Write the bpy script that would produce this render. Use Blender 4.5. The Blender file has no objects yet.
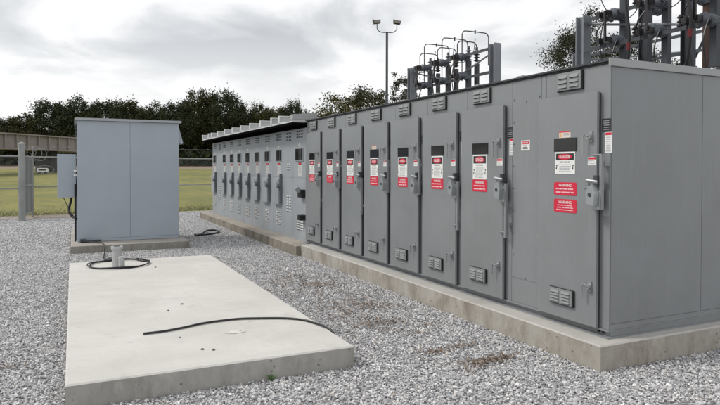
import bpy, math, random
from mathutils import Vector, Matrix, noise
random.seed(7)
R = math.radians
S = bpy.context.scene
C = S.collection
PI = math.pi

# ------------------------------------------------------------------ mesh builder
class MB:
    def __init__(s): s.v = []; s.f = []; s.m = []
    def add(s, vs, fs, m=0):
        k = len(s.v); s.v += [tuple(p) for p in vs]
        for f in fs: s.f.append([i+k for i in f]); s.m.append(m)
        return s
    def box(s, x0, x1, y0, y1, z0, z1, m=0):
        vs = [(x, y, z) for z in (z0, z1) for y in (y0, y1) for x in (x0, x1)]
        return s.add(vs, [(0,2,3,1),(4,5,7,6),(0,1,5,4),(2,6,7,3),(0,4,6,2),(1,3,7,5)], m)
    def quad(s, a, b, c, d, m=0): return s.add([a,b,c,d], [(0,1,2,3)], m)
    def cyl(s, p0, p1, r0, r1=None, n=12, m=0):
        if r1 is None: r1 = r0
        p0, p1 = Vector(p0), Vector(p1); d = (p1-p0).normalized()
        a = d.orthogonal().normalized(); b = d.cross(a)
        vs = []
        for p, r in ((p0, r0), (p1, r1)):
            for i in range(n):
                t = 2*PI*i/n; vs.append(p + a*(math.cos(t)*r) + b*(math.sin(t)*r))
        fs = [(i, (i+1) % n, n+(i+1) % n, n+i) for i in range(n)]
        fs += [tuple(range(n-1, -1, -1)), tuple(range(n, 2*n))]
        return s.add(vs, fs, m)
    def tube(s, pts, r, n=8, m=0):
        pts = [Vector(p) for p in pts]; vs = []; up = None
        rr = r if hasattr(r, '__len__') else [r]*len(pts)
        for i, p in enumerate(pts):
            d = (pts[min(i+1, len(pts)-1)] - pts[max(i-1, 0)]).normalized()
            a = d.orthogonal() if up is None else up - d*up.dot(d)
            if a.length < 1e-5: a = d.orthogonal()
            a.normalize(); up = a; b = d.cross(a)
            for k in range(n):
                t = 2*PI*k/n; vs.append(p + (a*math.cos(t) + b*math.sin(t))*rr[i])
        fs = []
        for i in range(len(pts)-1):
            for k in range(n):
                fs.append((i*n+k, i*n+(k+1) % n, (i+1)*n+(k+1) % n, (i+1)*n+k))
        fs += [tuple(range(n-1, -1, -1)), tuple(range((len(pts)-1)*n, len(pts)*n))]
        return s.add(vs, fs, m)
    def prism(s, prof, axis, a0, a1, m=0):   # profile polygon extruded along axis 0/1/2
        n = len(prof); vs = []
        for a in (a0, a1):
            for p in prof:
                q = list(p); q.insert(axis, a); vs.append(q)
        fs = [(i, (i+1) % n, n+(i+1) % n, n+i) for i in range(n)] + [tuple(range(n-1, -1, -1)), tuple(range(n, 2*n))]
        return s.add(vs, fs, m)
    def lathe(s, p0, p1, prof, n=12, m=0):   # prof: (t along axis in metres, radius)
        p0, p1 = Vector(p0), Vector(p1); d = (p1-p0).normalized()
        a = d.orthogonal().normalized(); b = d.cross(a); vs = []
        for t, r in prof:
            for i in range(n):
                q = 2*PI*i/n; vs.append(p0 + d*t + (a*math.cos(q)+b*math.sin(q))*r)
        fs = []
        for j in range(len(prof)-1):
            for i in range(n): fs.append((j*n+i, j*n+(i+1) % n, (j+1)*n+(i+1) % n, (j+1)*n+i))
        fs += [tuple(range(n-1, -1, -1)), tuple(range((len(prof)-1)*n, len(prof)*n))]
        return s.add(vs, fs, m)
    def text(s, txt, xc, zc, h, y, m=0, wmax=None):   # lettering in the xz plane facing -y
        vs, fs = glyphs(txt)
        xs = [p[0] for p in vs]; zs = [p[1] for p in vs]
        w0, w1, h0, h1 = min(xs), max(xs), min(zs), max(zs)
        k = h/(h1-h0); kx = k
        if wmax and (w1-w0)*k > wmax: kx = wmax/(w1-w0)
        return s.add([(xc+(p[0]-(w0+w1)/2)*kx, y, zc+(p[1]-(h0+h1)/2)*k) for p in vs], fs, m)
    def build(s, name, mats, parent=None, loc=(0,0,0), bevel=0, smooth=False):
        me = bpy.data.meshes.new(name); me.from_pydata(s.v, [], s.f)
        if not isinstance(mats, (list, tuple)): mats = [mats]
        for m in mats: me.materials.append(m)
        me.polygons.foreach_set('material_index', s.m)
        if smooth: me.shade_smooth() if hasattr(me, 'shade_smooth') else None
        me.update()
        o = bpy.data.objects.new(name, me); C.objects.link(o); o.location = loc
        if parent: o.parent = parent
        if bevel:
            b = o.modifiers.new('bevel', 'BEVEL'); b.width = bevel; b.segments = 2; b.limit_method = 'ANGLE'
        return o

_g = {}
def glyphs(txt):
    if txt not in _g:
        cu = bpy.data.curves.new('t', 'FONT'); cu.body = txt; cu.offset = .018; cu.resolution_u = 3
        o = bpy.data.objects.new('t', cu); C.objects.link(o)
        bpy.context.view_layer.update()
        me = bpy.data.meshes.new_from_object(o)
        _g[txt] = ([tuple(v.co) for v in me.vertices], [tuple(p.vertices) for p in me.polygons])
        bpy.data.objects.remove(o); bpy.data.meshes.remove(me); bpy.data.curves.remove(cu)
    return _g[txt]

def tag(o, label=None, cat=None, group=None, kind=None):
    for k, v in (('label', label), ('category', cat), ('group', group), ('kind', kind)):
        if v: o[k] = v
    return o
def empty(name, loc, rz=0, label=None, cat=None, group=None):
    o = bpy.data.objects.new(name, None); C.objects.link(o); o.location = loc; o.rotation_euler = (0, 0, rz)
    o.empty_display_size = .2
    return tag(o, label, cat, group)
def copy_tree(o, parent=None):
    c = o.copy(); C.objects.link(c); c.parent = parent
    for ch in list(o.children): copy_tree(ch, c)
    return c

# ------------------------------------------------------------------ materials
def new_mat(name):
    m = bpy.data.materials.new(name); m.use_nodes = True
    nt = m.node_tree; return m, nt, nt.nodes['Principled BSDF']
def N(nt, t, **kw):
    n = nt.nodes.new(t)
    for k, v in kw.items():
        if k in n.inputs: n.inputs[k].default_value = v
        else: setattr(n, k, v)
    return n
def ramp(nt, fac, stops):
    r = nt.nodes.new('ShaderNodeValToRGB'); e = r.color_ramp.elements
    while len(e) < len(stops): e.new(.5)
    for i, (p, c) in enumerate(stops):
        e[i].position = p; e[i].color = (c, c, c, 1) if not hasattr(c, '__len__') else (*c, 1)
    nt.links.new(fac, r.inputs[0]); return r.outputs[0]
def mixc(nt, fac, a, b, mode='MIX'):
    n = nt.nodes.new('ShaderNodeMix'); n.data_type = 'RGBA'; n.blend_type = mode
    for sock, v in ((n.inputs[0], fac), (n.inputs[6], a), (n.inputs[7], b)):
        if hasattr(v, 'links'): nt.links.new(v, sock)
        elif hasattr(v, '__len__'): sock.default_value = (*v, 1)
        else: sock.default_value = v
    return n.outputs[2]
def coords(nt, scale=(1,1,1), obj=True):
    tc = nt.nodes.new('ShaderNodeTexCoord'); mp = nt.nodes.new('ShaderNodeMapping')
    mp.inputs['Scale'].default_value = scale
    nt.links.new(tc.outputs['Object'], mp.inputs[0]); return mp.outputs[0]
def nz(nt, vec, scale, detail=4, rough=.6):
    n = N(nt, 'ShaderNodeTexNoise', Scale=scale, Detail=detail, Roughness=rough)
    nt.links.new(vec, n.inputs['Vector']); return n.outputs['Fac']
def bump(nt, h, strength, dist, bsdf):
    b = N(nt, 'ShaderNodeBump', Strength=strength, Distance=dist)
    nt.links.new(h, b.inputs['Height']); nt.links.new(b.outputs[0], bsdf.inputs['Normal'])

def paint(name, col, rough=.45, var=.12, metal=0, wave=.35, dust=.25):
    m, nt, b = new_mat(name)
    v = coords(nt); vs = coords(nt, (6, 6, .5))
    a = nz(nt, v, 1.3, 5); s_ = nz(nt, vs, 3, 5); f = nz(nt, v, 60, 2)
    lo = tuple(c*(1-var) for c in col); hi = tuple(min(1, c*(1+var)) for c in col)
    c1 = mixc(nt, ramp(nt, a, [(.3, 0), (.7, 1)]), lo, hi)
    d = tuple(min(1, c*1.25+.02) for c in col)
    c2 = mixc(nt, ramp(nt, s_, [(.52, 0), (.8, dust)]), c1, d)
    c3 = mixc(nt, ramp(nt, f, [(.68, 0), (.76, .25)]), c2, tuple(c*.5 for c in col))
    nt.links.new(c3, b.inputs['Base Color'])
    nt.links.new(ramp(nt, a, [(.3, rough-.07), (.7, rough+.1)]), b.inputs['Roughness'])
    b.inputs['Metallic'].default_value = metal
    if wave: bump(nt, nz(nt, v, 2.2, 1), wave, .01, b)
    return m
def plain(name, col, rough=.5, metal=0):
    m, nt, b = new_mat(name)
    f = nz(nt, coords(nt), 25, 3)
    nt.links.new(mixc(nt, f, tuple(c*.88 for c in col), tuple(min(1, c*1.1) for c in col)), b.inputs['Base Color'])
    b.inputs['Roughness'].default_value = rough; b.inputs['Metallic'].default_value = metal
    return m

M = {}
M['near'] = paint('grey_enamel', (.222, .234, .242), .36, .08, 0, .45, .25)
M['end'] = M['near']
M['far'] = paint('pale_grey_enamel', (.325, .35, .375), .45, .1, 0, .3, .3)
M['cab'] = paint('blue_grey_enamel', (.36, .405, .455), .4, .05, 0, .22, .1)
M['cabroof'] = paint('cabinet_roof_paint', (.36, .38, .39), .45, .08)
M['roofwhite'] = paint('weathered_white_roof', (.62, .63, .63), .5, .12)
M['flash'] = paint('flashing_paint', (.33, .34, .34), .45, .06)
M['black'] = plain('black_rubber', (.012, .012, .013), .6)
mt_, nt_, b_ = new_mat('matte_black_eave_shade'); b_.inputs['Base Color'].default_value = (.008, .008, .008, 1); b_.inputs['Roughness'].default_value = 1; b_.inputs['Specular IOR Level'].default_value = 0; M['eaveshade'] = mt_  # eave shadow put into the colour, no sheen so it stays black
M['darksteel'] = plain('dark_steel', (.06, .065, .07), .5, .3)
M['glass'] = plain('dark_window', (.006, .006, .007), .12)
M['latch'] = plain('cast_latch_grey', (.36, .38, .39), .4, .5)
M['chrome'] = plain('zinc_handle', (.36, .37, .38), .4, .6)
M['vent'] = plain('vent_louver_grey', (.24, .25, .255), .4)
M['white'] = plain('sign_white', (.78, .78, .76), .5)
M['red'] = plain('sign_red', (.62, .015, .05), .45)
M['ink'] = plain('sign_ink', (.02, .02, .022), .5)
M['inkgrey'] = plain('sign_small_print', (.33, .34, .37), .5)
M['pink'] = plain('sign_small_print_on_red', (.8, .5, .52), .5)
M['orange'] = plain('label_orange', (.75, .4, .15), .5)
M['cream'] = plain('label_cream', (.75, .66, .6), .5)
M['label'] = plain('label_offwhite', (.6, .6, .56), .5)
M['pvc'] = paint('weathered_pvc', (.42, .43, .43), .5, .15)
M['cable'] = plain('black_cable', (.012, .012, .015), .4)
M['galv'] = paint('galvanised_steel', (.24, .255, .28), .5, .2, .3, 0)
M['galvdark'] = paint('weathered_bus_steel', (.06, .067, .078), .55, .3, .2, 0)
M['fence'] = paint('fence_galvanised', (.30, .31, .30), .6, .25, .1, 0, .2)
M['wire'] = plain('chain_wire', (.22, .235, .23), .55, .3)
M['porcelain'] = plain('grey_porcelain', (.10, .112, .135), .25)
M['brownporc'] = plain('brown_porcelain', (.022, .018, .018), .3)
M['copper'] = plain('dull_copper', (.05, .035, .032), .45, .5)
M['handlegrey'] = plain('switch_handle_grey', (.13, .145, .16), .5)
M['pebble'] = plain('pebble_brown_grey', (.14, .13, .12), .9)
M['rust'] = paint('rusty_red_steel', (.085, .048, .038), .8, .3, 0, 0)
M['redtape'] = plain('red_phase_tape', (.16, .02, .025), .6)
M['lens'] = plain('lamp_lens', (.25, .22, .2), .2)
M['concbeam'] = paint('viaduct_beige_paint', (.27, .235, .23), .8, .15, 0, 0, .3)
M['viaddark'] = plain('viaduct_soffit', (.04, .04, .04), .9)
M['bark'] = plain('bark', (.05, .04, .035), .9)
M['mortar'] = plain('pale_mortar', (.62, .61, .57), .9)

def concrete(name, col, dark, stain, streak=0, scale=1.0):
    m, nt, b = new_mat(name)
    v = coords(nt); a = nz(nt, v, 1.1*scale, 7, .65); g = nz(nt, v, 9*scale, 6, .7); h = nz(nt, v, 90, 3, .7)
    c = mixc(nt, ramp(nt, a, [(.35, 0), (.65, 1)]), dark, col)
    c = mixc(nt, ramp(nt, g, [(.5, 0), (.8, .35)]), c, tuple(x*.6 for x in col))
    c = mixc(nt, ramp(nt, h, [(.6, 0), (.75, .3)]), c, tuple(x*.5 for x in col))
    if streak:
        vs = coords(nt, (1.6, 1.6, .9)); q = nz(nt, vs, 1.6, 8, .72)
        c = mixc(nt, ramp(nt, q, [(.44, 0), (.62, streak)]), c, stain)
        vb = coords(nt, (1, 1, .3)); w = nz(nt, vb, 3.3, 7, .75)
        c = mixc(nt, ramp(nt, w, [(.56, 0), (.72, .6)]), c, tuple(x*.7 for x in stain))
        lt = nz(nt, coords(nt, (1, 1, .5)), 2.4, 7, .7)
        c = mixc(nt, ramp(nt, lt, [(.53, 0), (.7, .6)]), c, tuple(min(1, x*1.35) for x in col))
        vo = N(nt, 'ShaderNodeTexVoronoi', Scale=13); nt.links.new(v, vo.inputs['Vector'])
        c = mixc(nt, ramp(nt, vo.outputs['Distance'], [(.08, .8), (.15, 0)]), c, tuple(x*.4 for x in stain))
    else:
        vs = coords(nt, (.7, 1.6, 1)); q = nz(nt, vs, 1.7, 6, .6)
        c = mixc(nt, ramp(nt, q, [(.5, 0), (.75, .35)]), c, stain)
        sm = nz(nt, coords(nt, (3.2, 2.0, 1)), 1.3, 3, .5)
        c = mixc(nt, ramp(nt, sm, [(.64, 0), (.72, .3)]), c, tuple(x*.62 for x in col))
        tw = nz(nt, coords(nt, (.25, 7, 1)), 2.5, 4, .6)
        c = mixc(nt, ramp(nt, tw, [(.5, 0), (.7, .22)]), c, tuple(x*.75 for x in col))
        vo = N(nt, 'ShaderNodeTexVoronoi', Scale=2.3); nt.links.new(v, vo.inputs['Vector'])
        c = mixc(nt, ramp(nt, vo.outputs['Distance'], [(.03, .5), (.07, 0)]), c, tuple(x*.5 for x in col))
    nt.links.new(c, b.inputs['Base Color']); b.inputs['Roughness'].default_value = .9
    bump(nt, h, .5 if streak else .25, .004, b)
    return m
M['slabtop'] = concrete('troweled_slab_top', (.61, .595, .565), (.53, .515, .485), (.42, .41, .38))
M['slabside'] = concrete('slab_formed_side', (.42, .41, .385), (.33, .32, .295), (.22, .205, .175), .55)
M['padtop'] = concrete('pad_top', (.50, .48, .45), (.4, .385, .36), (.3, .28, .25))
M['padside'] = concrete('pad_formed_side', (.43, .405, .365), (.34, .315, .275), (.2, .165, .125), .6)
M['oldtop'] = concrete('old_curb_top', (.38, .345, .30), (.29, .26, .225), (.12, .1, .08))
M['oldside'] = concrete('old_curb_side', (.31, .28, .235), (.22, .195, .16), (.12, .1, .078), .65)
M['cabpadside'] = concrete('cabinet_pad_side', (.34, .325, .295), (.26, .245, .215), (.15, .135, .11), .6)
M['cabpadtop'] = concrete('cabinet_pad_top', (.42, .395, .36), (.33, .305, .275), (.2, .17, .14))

def stone_mat():
    m, nt, b = new_mat('crushed_stone')
    at = nt.nodes.new('ShaderNodeAttribute'); at.attribute_type = 'INSTANCER'; at.attribute_name = 'shade'
    c = ramp(nt, at.outputs['Fac'], [(0, (.19, .195, .21)), (.2, (.33, .335, .355)), (.5, (.47, .47, .475)), (.8, (.61, .605, .60)), (.95, (.84, .83, .82)), (1, (.42, .36, .3))])
    n = nz(nt, coords(nt), 1.2, 3)
    c = mixc(nt, ramp(nt, n, [(.4, 0), (.7, .3)]), c, (.34, .335, .33))
    nt.links.new(c, b.inputs['Base Color']); b.inputs['Roughness'].default_value = .85
    return m
M['stone'] = stone_mat()
def gravel_ground():
    m, nt, b = new_mat('gravel_bed')
    v = coords(nt)
    vo = N(nt, 'ShaderNodeTexVoronoi', Scale=34); nt.links.new(v, vo.inputs['Vector'])
    sep = nt.nodes.new('ShaderNodeSeparateColor'); nt.links.new(vo.outputs['Color'], sep.inputs[0])
    c = ramp(nt, sep.outputs[0], [(0, (.25, .25, .26)), (.3, (.36, .36, .37)), (.6, (.44, .44, .45)), (.9, (.62, .62, .61)), (1, (.8, .79, .77))])
    c = mixc(nt, ramp(nt, vo.outputs['Distance'], [(.35, 0), (.8, .5)]), c, (.12, .12, .12))
    big = nz(nt, v, .8, 5)
    c = mixc(nt, ramp(nt, big, [(.45, 0), (.75, .3)]), c, (.3, .27, .24))
    nt.links.new(c, b.inputs['Base Color']); b.inputs['Roughness'].default_value = .95
    inv = ramp(nt, vo.outputs['Distance'], [(0, 1), (.7, 0)])
    bump(nt, inv, .8, .015, b)
    return m
M['gravel'] = gravel_ground()
def field_mat():
    m, nt, b = new_mat('mown_grass_field')
    v = coords(nt); a = nz(nt, v, .12, 6, .65); g = nz(nt, coords(nt, (1, .35, 1)), 1.2, 6, .75)
    c = mixc(nt, ramp(nt, a, [(.35, 0), (.65, 1)]), (.15, .16, .035), (.25, .225, .06))
    c = mixc(nt, ramp(nt, g, [(.45, 0), (.7, .6)]), c, (.075, .085, .025))
    tc = nt.nodes.new('ShaderNodeTexCoord'); sp = nt.nodes.new('ShaderNodeSeparateXYZ'); nt.links.new(tc.outputs['Object'], sp.inputs[0])
    mr = N(nt, 'ShaderNodeMapRange'); mr.inputs[1].default_value = 81; mr.inputs[2].default_value = 86; nt.links.new(sp.outputs[1], mr.inputs[0])
    c = mixc(nt, mr.outputs[0], c, (.27, .2, .15))       # bare earth strip below the wood
    nt.links.new(c, b.inputs['Base Color']); b.inputs['Roughness'].default_value = .95
    bump(nt, g, .6, .08, b)
    return m
M['field'] = field_mat()
def dirt_mat():
    m, nt, b = new_mat('trodden_dirt')
    v = coords(nt); a = nz(nt, v, 1.6, 7, .7)
    c = mixc(nt, ramp(nt, a, [(.35, 0), (.65, 1)]), (.16, .115, .085), (.36, .33, .3))
    nt.links.new(c, b.inputs['Base Color']); b.inputs['Roughness'].default_value = .95
    bump(nt, nz(nt, v, 30, 4), .7, .02, b); return m
M['dirt'] = dirt_mat()
def leaf(name, a, b_):
    m, nt, b = new_mat(name)
    ge = nt.nodes.new('ShaderNodeNewGeometry')
    c = mixc(nt, ge.outputs['Random Per Island'], a, b_)
    nt.links.new(c, b.inputs['Base Color']); b.inputs['Roughness'].default_value = .65
    b.inputs['Specular IOR Level'].default_value = .25
    return m
M['leafdark'] = leaf('dark_leaves', (.014, .021, .008), (.05, .062, .022))
M['leafmid'] = leaf('olive_leaves', (.03, .036, .012), (.085, .08, .028))
M['leafyel'] = leaf('yellowing_leaves', (.045, .05, .015), (.14, .12, .04))
M['leafshade'] = leaf('sparse_leaves', (.02, .026, .012), (.06, .06, .03))
M['grass'] = leaf('grass_blades', (.11, .12, .04), (.2, .18, .08))
M['litter'] = leaf('dry_litter', (.12, .085, .065), (.29, .225, .175))
M['weed'] = leaf('weed_leaves', (.05, .12, .03), (.1, .2, .05))

# ------------------------------------------------------------------ ground
def ground_z(y):
    return 0 if y < 26 else (y-26)**1.15*.0145
mb = MB(); ys = [-200, -20, 26, 34, 45, 60, 80, 110, 160, 400, 1500]; xs = [-900, -60, -20, 0, 20, 60, 900]
for j in range(len(ys)-1):
    for i in range(len(xs)-1):
        h0, h1 = ground_z(min(ys[j], 110)), ground_z(min(ys[j+1], 110))
        mb.quad((xs[i], ys[j], h0-.03), (xs[i+1], ys[j], h0-.03), (xs[i+1], ys[j+1], h1-.03), (xs[i], ys[j+1], h1-.03))
tag(mb.build('field', M['field']), kind='structure')
mb = MB()
edge = []
for i in range(60):
    x = -30 + i*1.7
    edge.append((x, 23.9 + .11*x + .3*noise.noise((x*.7, 3, 0)), -.012))
for i in range(59):
    a, b = edge[i], edge[i+1]
    mb.quad((a[0], -60, -.012), (b[0], -60, -.012), b, a)
tag(mb.build('gravel_yard', M['gravel']), kind='structure')
# a worn dirt patch where the gate track meets the gravel
mb = MB(); pts = []
for k in range(40):
    t = 2*PI*k/40; rr = 1+.25*noise.noise((math.cos(t)*1.5, math.sin(t)*1.5, 1))
    pts.append((-2.6+4.2*math.cos(t)*rr, 23.2+1.25*math.sin(t)*rr, -.006))
mb.add(pts, [tuple(range(40))])
tag(mb.build('dirt_track', M['dirt']), kind='structure')

# loose stones (stuff) scattered over the bed
def scatter(name, polys, density, smin, smax, seed, label):
    mb = MB()
    for (x0, x1, y0, y1) in polys: mb.quad((x0, y0, 0), (x1, y0, 0), (x1, y1, 0), (x0, y1, 0))
    o = mb.build(name, M['stone'])
    g = bpy.data.node_groups.new(name+'_nodes', 'GeometryNodeTree')
    g.interface.new_socket(name='Geometry', in_out='INPUT', socket_type='NodeSocketGeometry')
    g.interface.new_socket(name='Geometry', in_out='OUTPUT', socket_type='NodeSocketGeometry')
    n = g.nodes.new; L = g.links.new
    gi, go = n('NodeGroupInput'), n('NodeGroupOutput')
    d = n('GeometryNodeDistributePointsOnFaces'); d.inputs['Density'].default_value = density; d.inputs['Seed'].default_value = seed
    L(gi.outputs[0], d.inputs['Mesh'])
    ico = n('GeometryNodeMeshIcoSphere'); ico.inputs['Subdivisions'].default_value = 1; ico.inputs['Radius'].default_value = .5
    sp = n('GeometryNodeSetPosition'); rv = n('FunctionNodeRandomValue'); rv.data_type = 'FLOAT_VECTOR'
    rv.inputs[0].default_value = (-.13,)*3; rv.inputs[1].default_value = (.13,)*3
    L(ico.outputs['Mesh'], sp.inputs['Geometry']); L(rv.outputs[0], sp.inputs['Offset'])
    sm = n('GeometryNodeSetMaterial'); sm.inputs['Material'].default_value = M['stone']; L(sp.outputs[0], sm.inputs[0])
    io = n('GeometryNodeInstanceOnPoints'); L(d.outputs['Points'], io.inputs['Points']); L(sm.outputs[0], io.inputs['Instance'])
    rr = n('FunctionNodeRandomValue'); rr.data_type = 'FLOAT_VECTOR'; rr.inputs[0].default_value = (-.6, -.6, 0); rr.inputs[1].default_value = (.6, .6, 6.28); rr.inputs['Seed'].default_value = 3
    L(rr.outputs[0], io.inputs['Rotation'])
    rs = n('FunctionNodeRandomValue'); rs.data_type = 'FLOAT_VECTOR'; rs.inputs['Seed'].default_value = 5
    rs.inputs[0].default_value = (smin, smin*.8, smin*.6); rs.inputs[1].default_value = (smax, smax*.85, smax*.65)
    L(rs.outputs[0], io.inputs['Scale'])
    tr = n('GeometryNodeTranslateInstances'); ro = n('FunctionNodeRandomValue'); ro.data_type = 'FLOAT_VECTOR'; ro.inputs['Seed'].default_value = 9
    ro.inputs[0].default_value = (0, 0, -.012); ro.inputs[1].default_value = (0, 0, .006)
    tr.inputs['Local Space'].default_value = False
    L(io.outputs[0], tr.inputs[0]); L(ro.outputs[0], tr.inputs['Translation'])
    st = n('GeometryNodeStoreNamedAttribute'); st.data_type = 'FLOAT'; st.domain = 'INSTANCE'; st.inputs['Name'].default_value = 'shade'
    rc = n('FunctionNodeRandomValue'); rc.data_type = 'FLOAT'; rc.inputs['Seed'].default_value = 12
    L(tr.outputs[0], st.inputs['Geometry']); L(rc.outputs[1], st.inputs['Value'])
    L(st.outputs[0], go.inputs[0])
    md = o.modifiers.new('scatter', 'NODES'); md.node_group = g
    return tag(o, label, 'gravel', kind='stuff')
scatter('gravel_stones', [(-3.2, -.06, 3.6, 14.0), (-.06, 2.18, 3.0, 4.68), (-.06, 2.3, 10.67, 13.1), (2.17, 3.96, 3.0, 11.0), (3.96, 9, 1.6, 3.68), (2.2, 3.86, 11.0, 13.1)],
        4600, .010, .033, 1, 'crushed blue grey and white stones around the concrete slab')
scatter('gravel_stones', [(-3.2, -.06, 3.6, 12), (-.06, 2.18, 3.0, 4.68), (2.17, 3.96, 3.0, 11.0), (3.96, 9, 1.6, 3.68)],
        70, .034, .058, 4, 'larger pale stones lying among the finer gravel near the slab')
scatter('gravel_stones', [(-5, -.06, 13.1, 16.95), (2.25, 3.86, 13.1, 20.6), (-5, 3.9, 16.9, 22.6), (3.9, 6, 20.6, 24)],
        1500, .022, .044, 2, 'crushed pale stones toward the fence behind the blue grey cabinet')

# litter patches and weed
def litter(cx, cy, rx, ry, n, label):
    mb = MB()
    cs = [(random.gauss(0, .6), random.gauss(0, .6)) for _ in range(max(3, n//30))]
    for _ in range(n):
        ca, cb_ = random.choice(cs)
        t, q = random.uniform(0, 2*PI), math.sqrt(random.random())
        x, y = cx+rx*ca+(.05+.28*rx)*random.gauss(0, 1), cy+ry*cb_+(.05+.2*ry)*random.gauss(0, .6)
        s = random.uniform(.008, .022); a = random.uniform(0, PI); z = random.uniform(.012, .026)
        d = Vector((math.cos(a), math.sin(a), random.uniform(-.5, .5)))*s; e = Vector((-math.sin(a), math.cos(a), random.uniform(-.4, .4)))*s*.6
        c = Vector((x, y, z)); mb.add([c-d, c+e, c+d, c-e], [(0, 1, 2, 3)])
    return tag(mb.build('dry_litter', M['litter']), label, 'leaf litter', kind='stuff')
litter(3.32, 4.3, .22, .1, 320, 'brown clumps of dry litter on gravel nearest the pad corner')
litter(3.05, 4.75, .25, .05, 150, 'small brown litter patch on gravel beside the long pad')
litter(3.15, 5.8, .25, .3, 330, 'brown dry litter patch on gravel between slab and long pad')
litter(3.2, 6.9, .35, .5, 480, 'thin brown litter on gravel farther along the long pad')
litter(3.1, 8.4, .35, .7, 480, 'scattered brown litter on gravel by the middle doors')
litter(2.9, 7.6, .5, 2.3, 800, 'loose brown litter strewn thinly between slab and long pad')
litter(-.55, 5.9, .1, .05, 40, 'small brown litter patch left of the slab')
mb = MB()
for k in range(16):
    a = k*2.4; r = random.uniform(.01, .035); h = random.uniform(.02, .05)
    c = Vector((1.42+r*math.cos(a), 4.64+r*math.sin(a), h)); t = Vector((math.cos(a), math.sin(a), .3))*.016; s_ = Vector((-math.sin(a), math.cos(a), 0))*.008
    mb.add([c-t, c+s_, c+t, c-s_], [(0, 1, 2, 3)]); mb.cyl((1.42, 4.64, 0), c, .0015, n=4)
tag(mb.build('weed', M['weed']), 'tiny green weed growing in gravel against the slab front', 'weed')
# grass tufts along the fence
mb = MB()
for _ in range(7000):
    x = random.uniform(-9, 8); y = 24.25+.11*x + abs(random.gauss(0, 1.6))
    h = random.uniform(.02, .08); a = random.uniform(0, PI); w = .012
    dx, dy = math.cos(a)*w, math.sin(a)*w; lx, ly = random.uniform(-.04, .04), random.uniform(-.04, .04)
    z = ground_z(y)-.03
    mb.add([(x-dx, y-dy, z), (x+dx, y+dy, z), (x+lx, y+ly, z+h)], [(0, 1, 2)])
tag(mb.build('grass', M['grass']), 'rough olive grass along the far side of the fence', 'grass', kind='stuff')

# ------------------------------------------------------------------ concrete
def slab(name, x0, x1, y0, y1, z, mt, ms, label, cham=.012):
    r = empty(name, (x0, y0, 0), 0, label, 'concrete pad')
    w, d = x1-x0, y1-y0
    mb = MB(); n = max(2, int(d/.5))
    mb.box(0, w, 0, d, -.1, z-cham, 1)
    mb.f = [f for i, f in enumerate(mb.f) if i != 1]; mb.m = [1]*5
    mb.add([(0,0,z-cham),(w,0,z-cham),(w,d,z-cham),(0,d,z-cham),(cham,cham,z),(w-cham,cham,z),(w-cham,d-cham,z),(cham,d-cham,z)],
           [(4,5,6,7),(0,1,5,4),(1,2,6,5),(2,3,7,6),(3,0,4,7)], 0)
    mb.build('pad_body', [mt, ms], r)
    return r
sl = slab('concrete_slab', -.056, 2.167, 4.682, 10.667, .18, M['slabtop'], M['slabside'], 'large pale bare concrete slab lying in the gravel in front')
mb = MB(); pts = []
for k in range(24):
    t = 2*PI*k/24; rr = 1+.9*noise.noise((math.cos(t)*4, math.sin(t)*4, 5)); pts.append((1.40+.10*math.cos(t)*rr, .85+.05*math.sin(t)*rr, .184))
mb.add(pts, [tuple(range(24))]); mb.build('mortar_patch', M['mortar'], sl)
slab('concrete_pad', 3.967, 9.5, 3.687, 11.03, .2186, M['padtop'], M['padside'], 'long weathered pad under the dark grey eight door switchgear')
slab('concrete_pad', 3.87, 9.0, 11.034, 20.75, .2, M['oldtop'], M['oldside'], 'old brown stained pad under the paler far switchgear')
slab('concrete_pad', -.04, 2.225, 13.14, 16.8, .154, M['cabpadtop'], M['cabpadside'], 'short stained pad under the blue grey cabinet')
for k, (x, y, s_, t) in enumerate([(1.089, 6.91, .017, 'beside the slab middle, farther of the two central pebbles'), (.906, 6.65, .018, 'left of the slab middle, nearer of the two central pebbles'), (.97, 5.114, .017, 'near the slab front, left of a close pair'),
                                (1.052, 5.062, .018, 'near the slab front, right of a close pair'), (.856, 5.561, .013, 'just in front of the black cable on the slab'), (1.126, 9.635, .018, 'at the far end of the slab')]):
    mb = MB(); vs = []
    mb.lathe((0, 0, 0), (0, 0, 1), [(0, s_*.7), (s_*.4, s_*1.0), (s_*.9, s_*.75), (s_*1.15, s_*.25)], n=7)
    o = mb.build('pebble', M['pebble'], None, (x, y, .18)); o.rotation_euler = (0, 0, k*1.3); o.scale = (.95, .65, .7)
    tag(o, 'small dark pebble '+t, 'pebble', 'dark pebbles lying on the slab')

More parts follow.
